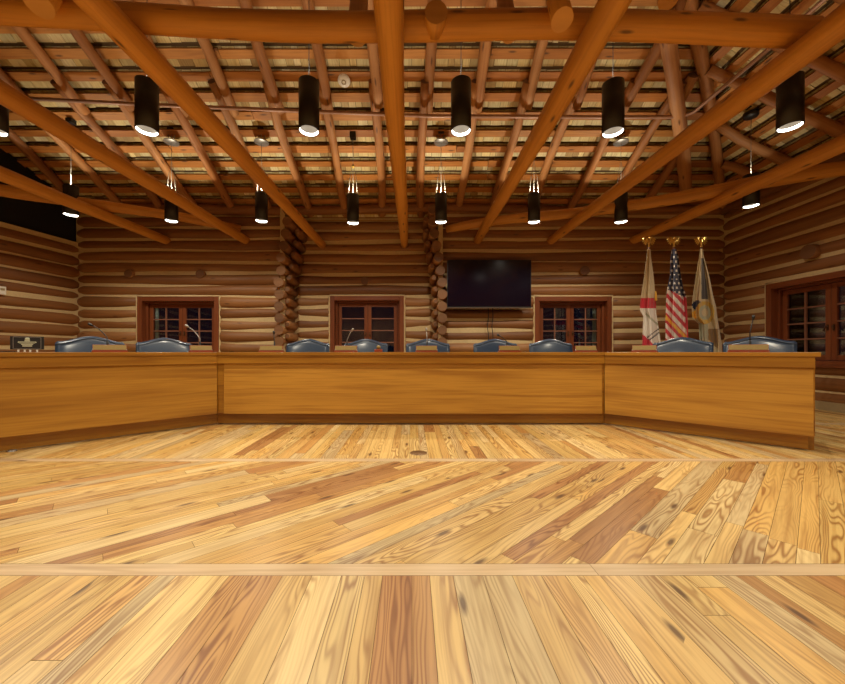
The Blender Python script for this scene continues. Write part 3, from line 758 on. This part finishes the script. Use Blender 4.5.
# ------------------------------------------------------------------ chairs
def make_chair():
    t = empty('conference_chair'); W = .345; TH = .085
    def top(x): # camel back outline
        u = abs(x) / W
        return 1.082 + .078 * (math.cos(min(1, u / 1.0) * PI) * .5 + .5) + (.012 * max(0, (u - .85) / .15)) - (.03 * max(0, (u - .955) / .045) ** 2)
    bm_ = MB(); nx = 29; P = []; U = []; rows = [(0.0, 0), (.04, .5), (.3, .9), (.6, 1.0), (.85, 1.0), (.96, .9), (1.0, .5)]
    def sect(x, s_):
        u = abs(x) / W; e = math.sqrt(max(0, 1 - u ** 8)); tz = top(x); out_ = []
        yb = .285; n = 16
        ring = []
        for q in range(n):
            a = 2 * PI * q / n
            # rounded upright slab section (y, z)
            yy = math.copysign(abs(math.cos(a)) ** .8, math.cos(a)) * TH * .5 * (.25 + .75 * e)
            zz = math.sin(a)
            z = (tz + .50) / 2 + math.copysign(abs(zz) ** .28, zz) * (tz - .50) / 2
            lean = (z - .5) * .16
            ring.append(Vector((x, yb + lean - yy, z)))
        return ring
    xs = [-W + 2 * W * q / (nx - 1) for q in range(nx)]
    for x in xs: P.append(sect(x, 0)); U.append([(x, q * .05) for q in range(17)])
    bm_.grid(P, U, 0, True, True)
    bm_.face(P[0][::-1]); bm_.face(P[-1])
    back = bm_.build('backrest', M['leather'], t)
    pm = MB(); path = [Vector((x, .285 + (top(x) - .53) * .16 - TH * .42, top(x) - .012)) for x in xs]
    pm.tube([p + Vector((0, -.004, -.02)) for p in path], .005, 6); pm.build('piping', M['leather_trim'], back)
    for zc in (.78,):
        for xc in (-.17, 0, .17):
            q = MB(); q.ball((xc, .285 + (zc - .5) * .16 - TH * .5, zc), .012, 8, 5); q.build('tuft_button', M['leather_trim'], back)
    s_ = MB(); P = []; U = []
    for i in range(15):
        yy = -.27 + .54 * i / 14; e = math.sqrt(max(0, 1 - (abs(yy) / .28) ** 6)); row = []
        for q in range(20):
            a = 2 * PI * q / 20
            row.append(Vector((math.copysign(abs(math.cos(a)) ** .35, math.cos(a)) * .285 * (.75 + .25 * e), yy, .46 + math.copysign(abs(math.sin(a)) ** .6, math.sin(a)) * .055 * (.3 + .7 * e))))
        P.append(row); U.append([(yy, q * .05) for q in range(21)])
    s_.grid(P, U, 0, True, True); s_.face(P[0][::-1]); s_.face(P[-1]); s_.build('seat', M['leather'], t)
    for sg in (-1, 1):
        a = MB(); a.tube([(sg * .31, -.22, .655), (sg * .315, -.05, .67), (sg * .315, .15, .67), (sg * .31, .27, .66)], [.022, .03, .03, .024], 10)
        ar = a.build('armrest', M['leather'], t)
        a = MB(); a.tube([(sg * .31, -.12, .64), (sg * .325, -.10, .52), (sg * .27, -.02, .41), (sg * .05, 0, .385)], .018, 8); a.build('arm_support', M['chair_wood'], ar)
    c = MB(); c.lathe([(.0, .40), (.09, .40), (.09, .37), (.03, .36), (.03, .16), (.045, .15), (.045, .09), (0, .09)], seg=16); c.build('column', M['black'], t)
    for q in range(5):
        a = 2 * PI * q / 5 + .3; d = Vector((math.cos(a), math.sin(a), 0)); l = MB()
        l.tube([d * .03 + Vector((0, 0, .12)), d * .18 + Vector((0, 0, .105)), d * .31 + Vector((0, 0, .075))], [.028, .022, .016], 8)
        lo = l.build('base_leg', M['chair_wood'], t); w = MB(); sd_ = Vector((-d.y, d.x, 0))
        w.tube([d * .31 + Vector((0, 0, .0305)) - sd_ * .018, d * .31 + Vector((0, 0, .0305)) + sd_ * .018], .030, 12); w.build('caster', M['black'], lo)
    return t
chair = make_chair()
# (backrest centre px, distance, rotation, label)
CH = [(92, 4.72, 45, 'navy leather chair behind the left desk section, next to the plaque'), (167, 5.22, 45, 'navy leather chair before the left windows'),
      (306, 5.64, 0, 'navy leather chair by the log stack left of the recess'), (366, 5.64, 0, 'navy leather chair before the windows in the recess'), (428, 5.64, 0, 'navy leather chair left of the television, centre of the desk'),
      (495.5, 5.64, 0, 'navy leather chair directly below the television'), (553, 5.64, 0, 'navy leather chair before the windows right of the television'),
      (681.5, 5.02, -45, 'navy leather chair in front of the three flags'), (758, 4.62, -45, 'navy leather chair at the far right end of the desk')]
for i, (px, Y, rz, lab) in enumerate(CH):
    o = chair if i == 0 else copy_tree(chair); r = math.radians(rz); p = at(px, CY, Y)
    back_off = Matrix.Rotation(r, 3, 'Z') @ Vector((0, .31, 0))
    o.location = (p.x - back_off.x, p.y - back_off.y, 0); o.rotation_euler = (0, 0, r + (0, .03, -.04, .02, .0, -.03, .04, .02, 0)[i])
    tag(o, lab, 'chair', 'navy leather chairs behind the dais desk')

# ------------------------------------------------------------------ things on the desk
ZT = .949
def ang(Y, px): x = (px - CX) * Y / F; return math.radians(45) if x < -2.55 else (math.radians(-45) if x > 2.5 else 0)
def plate(x0, x1, Y, label):
    w_px = x1 - x0; p = at((x0 + x1) / 2, CY, Y); rz = ang(Y, (x0 + x1) / 2)
    u = abs(p.x) / Y
    w = w_px * Y / F * (1 if rz == 0 else .82)
    t = empty('name_plate', (p.x, Y, ZT), rz); tag(t, label, 'name plate', 'name plates along the dais desk')
    b = MB(); b.box((0, 0, .009), (w + .015, .07, .018)); b.build('plate_base', M['red_wood'], t, .002)
    rot = Matrix.Rotation(math.radians(-14), 3, 'X'); b = MB(); b.box((0, 0, .05), (w, .022, .07), rot); blk = b.build('plate_block', M['red_wood'], t, .002)
    b = MB(); b.box(rot @ Vector((0, -.013, 0)) + Vector((0, 0, .051)), (w - .008, .003, .058), rot); b.build('brass_face', M['gold_plate'], blk)
    for s_ in (-1, 1):
        b = MB(); b.ball((s_ * (w / 2 - .003), -.012, .028), .008, 8, 6); b.build('plate_clip', M['metal'], t)
PL = [(94, 126, 4.25, 'name plate before the leftmost chair'), (189, 213, 4.62, 'name plate before the right half of the left windows'), (260, 283, 4.86, 'name plate left of the chair by the log stack'), (335, 357, 4.86, 'name plate at the left side of the recess windows'),
      (416, 437, 4.86, 'name plate before the chair at the centre of the desk'), (499, 519.5, 4.86, 'name plate right of the chair below the television'), (575, 596, 4.86, 'name plate before the windows right of the television'), (631.5, 657, 4.55, 'name plate left of the flags on the right desk section'), (730, 766, 4.05, 'name plate at the far right before the last chair')]
for a in PL: plate(*a)
def mic(bx, by, tx, ty, Y, label, headz=None):
    a = at(bx, CY, Y); a.z = ZT; b = at(tx, ty, Y)
    t = empty('gooseneck_microphone', a); tag(t, label, 'microphone', 'gooseneck microphones on the desk')
    m_ = MB(); m_.lathe([(0, 0.0), (.045, 0.0), (.045, .012), (.02, .022), (.012, .03), (0, .03)], seg=18); m_.lathe([(.011, .02), (.011, .13), (.006, .14)], seg=10); m_.build('mic_base', M['black'], t)
    d = b - a; h = d.z
    pts = [Vector((0, 0, .12)), Vector((0, 0, .12 + (h - .12) * .25)), Vector((d.x * .25, 0, .12 + (h - .12) * .5)), Vector((d.x * .6, -.01, .12 + (h - .12) * .8)), Vector((d.x, -.03, h))] if abs(d.x) > .02 else [Vector((0, 0, .1)), Vector((0, 0, h * .6)), Vector((d.x, -.02, h))]
    m_ = MB(); m_.tube(pts, .0055, 8); m_.build('gooseneck', M['metal'] if headz else M['black'], t)
    m_ = MB(); e = pts[-1]; dd = (pts[-1] - pts[-2]).normalized(); m_.tube([e - dd * .01, e + dd * .012, e + dd * .035, e + dd * .045], [.008, .015, .015, .006], 10); m_.build('mic_head', M['black'] if not headz else M['metal'], t)
mic(107.5, 0, 94, 325.5, 4.40, 'thin dark gooseneck microphone bent left, before the leftmost chair')
mic(200, 0, 189.5, 327, 4.75, 'silver gooseneck microphone before the left windows', 1)
mic(274.5, 0, 274.5, 334, 5.0, 'upright microphone left of the recess')
mic(347, 0, 352, 331, 5.0, 'silver microphone leaning right before the recess windows', 1)
mic(427, 0, 426.5, 331, 5.0, 'upright thin microphone before the centre chair', 1)
mic(507, 0, 499, 336, 5.0, 'microphone bent left below the television')
mic(579.5, 0, 578, 336, 5.0, 'short microphone before the windows right of the television')
mic(750, 0, 751.5, 319, 4.2, 'tall microphone standing before the last chair at right')
# plaque
p = at(27.5, CY, 3.75); t = empty('award_plaque', (p.x, p.y, ZT), math.radians(38)); tag(t, 'black framed plaque with a pale emblem standing on the left end of the desk', 'plaque')
b = MB(); b.box((0, 0, .095), (.245, .02, .135)); fr_ = b.build('plaque_frame', M['black'], t, .003)
b = MB()
for c_, s_ in (((0, -.0115, .155), (.20, .003, .003)), ((0, -.0115, .036), (.20, .003, .003)), ((-.10, -.0115, .095), (.003, .003, .12)), ((.10, -.0115, .095), (.003, .003, .12))): b.box(c_, s_)
b.build('inner_border', M['metal'], fr_)
b = MB(); b.ball((0, -.011, .135), .019, 14, 8, (1, .2, .85)); b.box((0, -.012, .106), (.13, .003, .007)); b.box((0, -.012, .118), (.04, .003, .012)); b.box((0, -.012, .094), (.105, .003, .008))
b.box((0, -.012, .080), (.085, .003, .010)); b.box((0, -.012, .064), (.07, .003, .013)); b.box((-.06, -.012, .098), (.02, .003, .005), Matrix.Rotation(.5, 3, 'Y')); b.box((.06, -.012, .098), (.02, .003, .005), Matrix.Rotation(-.5, 3, 'Y'))
b.build('emblem', plain('emblem_silver', (.55, .58, .42), .4, .3), fr_)
for x in (-.065, -.02, .02, .07):
    b = MB(); b.lathe([(0, 0), (.011, 0), (.006, .008), (.009, .02), (.006, .03), (0, .032)], (x, 0, 0), seg=12); b.build('stand_peg', M['white'], t)
# gavel block and ball
p = at(378.5, CY, 4.9); t = empty('desk_bell', (p.x, p.y, ZT)); tag(t, 'small wooden block topped by a round pale ball beside the recess windows name plate', 'desk ornament')
b = MB(); b.box((0, 0, .02), (.105, .06, .04)); b.build('block', M['red_wood'], t, .004); b = MB(); b.ball((0, 0, .065), .028); b.build('ball', M['gold_plate'], t)
# papers
p = at(5, CY, 3.72); t = MB(); t.box((p.x, p.y, ZT + .004), (.16, .11, .008), Matrix.Rotation(math.radians(40), 3, 'Z')); tag(t.build('notebook', M['black']), 'thin black notebook lying at the left picture edge beside the plaque', 'notebook')

# ------------------------------------------------------------------ television
tx0, tx1, tz0, tz1 = .745, 2.53, 1.89, 2.905; TY = 7.63
t = empty('television', ((tx0 + tx1) / 2, TY, (tz0 + tz1) / 2)); tag(t, 'large flat black television hung on the log wall', 'television'); w, h = tx1 - tx0, tz1 - tz0
b = MB(); b.box((0, .03, 0), (w, .05, h)); body = b.build('tv_body', M['black'], t, .004)
b = MB(); b.box((0, .002, .008), (w - .03, .006, h - .045)); b.build('screen', M['screen'], t)
b = MB(); b.box((0, .0, -h / 2 - .004), (w, .02, .016)); b.build('bottom_bezel', M['bezel'], t)
b = MB(); b.box((0, .10, 0), (.5, .12, .4)); b.build('wall_mount', M['black'], t)
for x, lab in ((488.3, 'left of the two dark cables hanging below the television'), (492.8, 'right of the two dark cables hanging below the television')):
    X = (x - CX) * 7.74 / F; b = MB(); b.tube([(X, 7.75, 1.92), (X + .01, 7.77, 1.7), (X - .012, 7.78, 1.5), (X + .015, 7.78, 1.3), (X, 7.79, 1.0), (X, 7.79, .35)], .009, 8)
    tag(b.build('tv_cable', M['black']), lab, 'cable')
# white thermostat on left wall
Yt = 6.56; pt = at(2, 290.5, Yt); q = Vector((lpt(Yt).x + .02, Yt, pt.z)); t = empty('wall_control', q, math.atan2(LD.y, LD.x)); tag(t, 'small white control box on the left log wall at the picture edge', 'thermostat')
b = MB(); b.box((0, .0, 0), (.11, .05, .15)); b.build('box_body', M['white'], t, .006); b = MB(); b.box((0, .027, .02), (.06, .004, .04)); b.build('display', M['base_grey'], t)

# ------------------------------------------------------------------ flags
def flag(px, outline, colour, mats, label, seed, Y=6.2, tassel=None):
    """outline rows: (py, left px, right px)"""
    s_ = Y / F; X0 = (px - CX) * s_
    t = empty('flag_on_pole', (X0, Y, 0)); tag(t, label, 'flag', 'flags on poles by the right back corner')
    b = MB(); b.lathe([(0, 0), (.17, 0), (.17, .015), (.14, .035), (.05, .06), (.025, .12), (0, .12)], seg=24); b.build('pole_base', M['brass'], t)
    ztop = EYE + (CY - 247) * s_
    b = MB(); b.tube([(0, 0, .1), (0, 0, ztop)], .014, 10); b.build('pole', M['chair_wood'], t)
    e = MB(); zt = ztop
    e.lathe([(0, zt + .0), (.016, zt), (.022, zt + .012), (.012, zt + .025), (.02, zt + .035), (0, zt + .05)], seg=12)
    e.ball((0, 0, zt + .085), .034, 12, 8, (.8, .8, 1.5)); e.ball((0, -.014, zt + .15), .019, 10, 6); e.tube([(0, -.02, zt + .135), (0, -.04, zt + .125)], [.007, .001], 6)
    for sg in (-1, 1):
        for q, (x2, z2, x3, z3) in enumerate(((.065, .165, .118, .125), (.058, .150, .105, .088), (.048, .130, .085, .058), (.036, .108, .060, .040))):
            e.tube([Vector((sg * .012, .006, zt + .09)), Vector((sg * x2 * .6, .008, zt + z2 - .012)), Vector((sg * x2, .010, zt + z2)), Vector((sg * x3, .004, zt + z3))], [.016, .016, .015, .007], 8)
    e.build('eagle_finial', M['brass'], t)
    ni, nj = 150, 44; P = []; U = []; y0 = outline[0][0]; y1 = outline[-1][0]
    def lr(y):
        for a, c in zip(outline[:-1], outline[1:]):
            if a[0] <= y <= c[0]:
                f_ = (y - a[0]) / (c[0] - a[0]); return a[1] + (c[1] - a[1]) * f_, a[2] + (c[2] - a[2]) * f_
        return outline[-1][1:]
    grid_px = []
    for i in range(ni + 1):
        y = y0 + (y1 - y0) * i / ni; l, r = lr(y); row = []; gp = []
        for j in range(nj + 1):
            u = j / nj; x = l + (r - l) * u; wdt = (r - l) * s_
            dep = -.035 - .018 - wdt * .13 * (math.sin(u * 10.5 + seed + i * .012) + .5 * math.sin(u * 21 + seed * 2 + i * .02)) - .05 * math.sin(PI * u) * min(1, wdt * 4)
            s2 = (Y + dep) / F; row.append(Vector(((x - CX) * s2 - X0, dep, EYE + (CY - y) * s2))); gp.append((x, y))
        P.append(row); U.append([(j * .01, i * .01) for j in range(nj + 1)]); grid_px.append(gp)
    f = MB(); f.grid(P, U, lambda i, j: colour(grid_px[i][j][0] , grid_px[i][j][1], j / nj, i / ni), True)
    fo_ = f.build('flag_cloth', [M[k] for k in mats], t); sm_ = fo_.modifiers.new('thickness', 'SOLIDIFY'); sm_.thickness = .004
    if tassel:
        tp = at(tassel[0], tassel[1], Y) - Vector((X0, Y, 0)); b = MB(); b.tube([tp + Vector((0, -.10, .10)), tp + Vector((0, -.11, .04)), tp + Vector((0, -.11, -.06))], [.008, .016, .022], 10); b.build('tassel', M['cgold'], t)
    return t
# state flag: cream folds, red, white, thin lines, red foot
def c1(x, y, u, v):
    if y < 297: return 0
    if y < 307.5 + (x - 640) * .05: return 1
    if y > 334 + (x - 643) * .95: return 1
    k = (y + (x - 642) * .78)
    if abs(k - 345) < .9 or abs(k - 341) < .6: return 3
    if abs((y - 311) - (x - 643) * .9) < 1.2 and x > 645: return 4
    return 2
flag(649, [(249, 647.5, 650.5), (256, 647, 651), (275, 644.5, 653.5), (295, 641.5, 655.5), (307, 640, 656), (311, 640.5, 656), (316, 643.5, 656.5), (345, 642.5, 661), (380, 642, 662), (420, 641, 661)], c1, ['cream', 'cred', 'cwhite', 'cdark', 'cpale'],
     'furled cream, red and white flag, leftmost of the three', 1.0, tassel=(651.5, 298))
def c2(x, y, u, v):
    cant = 289 + (x - 668) * .45
    if y < cant:
        rowk = (y - 250) / 4.4; colk = (x - 669 - (y - 250) * .03) / 4.4
        if abs(rowk % 1 - .5) < .23 and abs((colk + .5 * (int(rowk) % 2)) % 1 - .5) < .2: return 2
        return 0
    if x > 682.3 + (y - 290) * .10 and y > 293: return 1 if x < 685.5 + (y - 290) * .05 else 2
    fr_ = 316 + (x - 665) * 1.02
    if abs(y - fr_) < 2.2: return 3
    k = (y - (x - 665) * 1.1 - 285 + (5 if y > fr_ else 0)) / 5.2
    return 2 if (int(math.floor(k)) % 2 == 0) else 1
flag(674, [(249, 672.5, 676), (256, 671, 678), (275, 670, 680.5), (288, 667.5, 683), (296, 666.5, 686), (320, 665.5, 687.5), (345, 665.5, 688.5), (380, 665, 689), (420, 665, 688)], c2, ['cnavy', 'cred', 'cwhite', 'cgold'],
     'furled stars and stripes flag with gold fringe, middle of the three', 2.2)
def c3(x, y, u, v):
    d = math.hypot(x - 704.5, (y - 312) * .82)
    if d < 6.0: return 5 if d > 3.2 else 0
    if d < 9.5: return 2
    if math.hypot(x - 697, y - 305) < 5: return 3
    if math.hypot(x - 696, y - 314) < 4.5: return 4
    if y < 299 and abs(x - (702.5 + (y - 262) * .055)) < 1.0 + (y - 256) * .055 and y > 257: return 1
    if y > 328 and 708 < x < 718 and y < 343 + (x - 712) : return 6
    return 5 if (y > 322 and x < 708) else 0
flag(701.3, [(249, 700, 702.5), (256, 699.5, 703.5), (275, 696.5, 709), (297, 693, 713.5), (306, 692, 716), (318, 692.5, 717.5), (324, 699, 718.5), (345, 700, 722), (380, 699, 723), (420, 699, 722)], c3, ['cream', 'cdark', 'cyellow', 'cnavy', 'cgold', 'cpale', 'cbrown'],
     'furled cream flag with a round gold seal, rightmost of the three', 3.7)

# ------------------------------------------------------------------ world, camera
w = bpy.data.worlds.new('night'); bpy.context.scene.world = w; w.use_nodes = True
w.node_tree.nodes['Background'].inputs[0].default_value = (.02, .025, .06, 1); w.node_tree.nodes['Background'].inputs[1].default_value = .04
cam = bpy.data.cameras.new('camera'); co = bpy.data.objects.new('camera', cam); C.objects.link(co)
co.location = (0, 0, EYE); co.rotation_euler = (PI / 2, 0, 0)
cam.sensor_fit = 'HORIZONTAL'; cam.sensor_width = 36; cam.lens = F / 845 * 36
cam.shift_x = (422.5 - CX) / 845; cam.shift_y = -(342.0 - CY) / 845
cam.clip_start = .05
sc = bpy.context.scene; sc.camera = co
sc.view_settings.view_transform = 'Standard'; sc.view_settings.look = 'None'; sc.view_settings.gamma = 1; sc.view_settings.use_curve_mapping = False
sc.view_settings.exposure = 1.18
sc.cycles.max_bounces = 8; sc.cycles.diffuse_bounces = 5
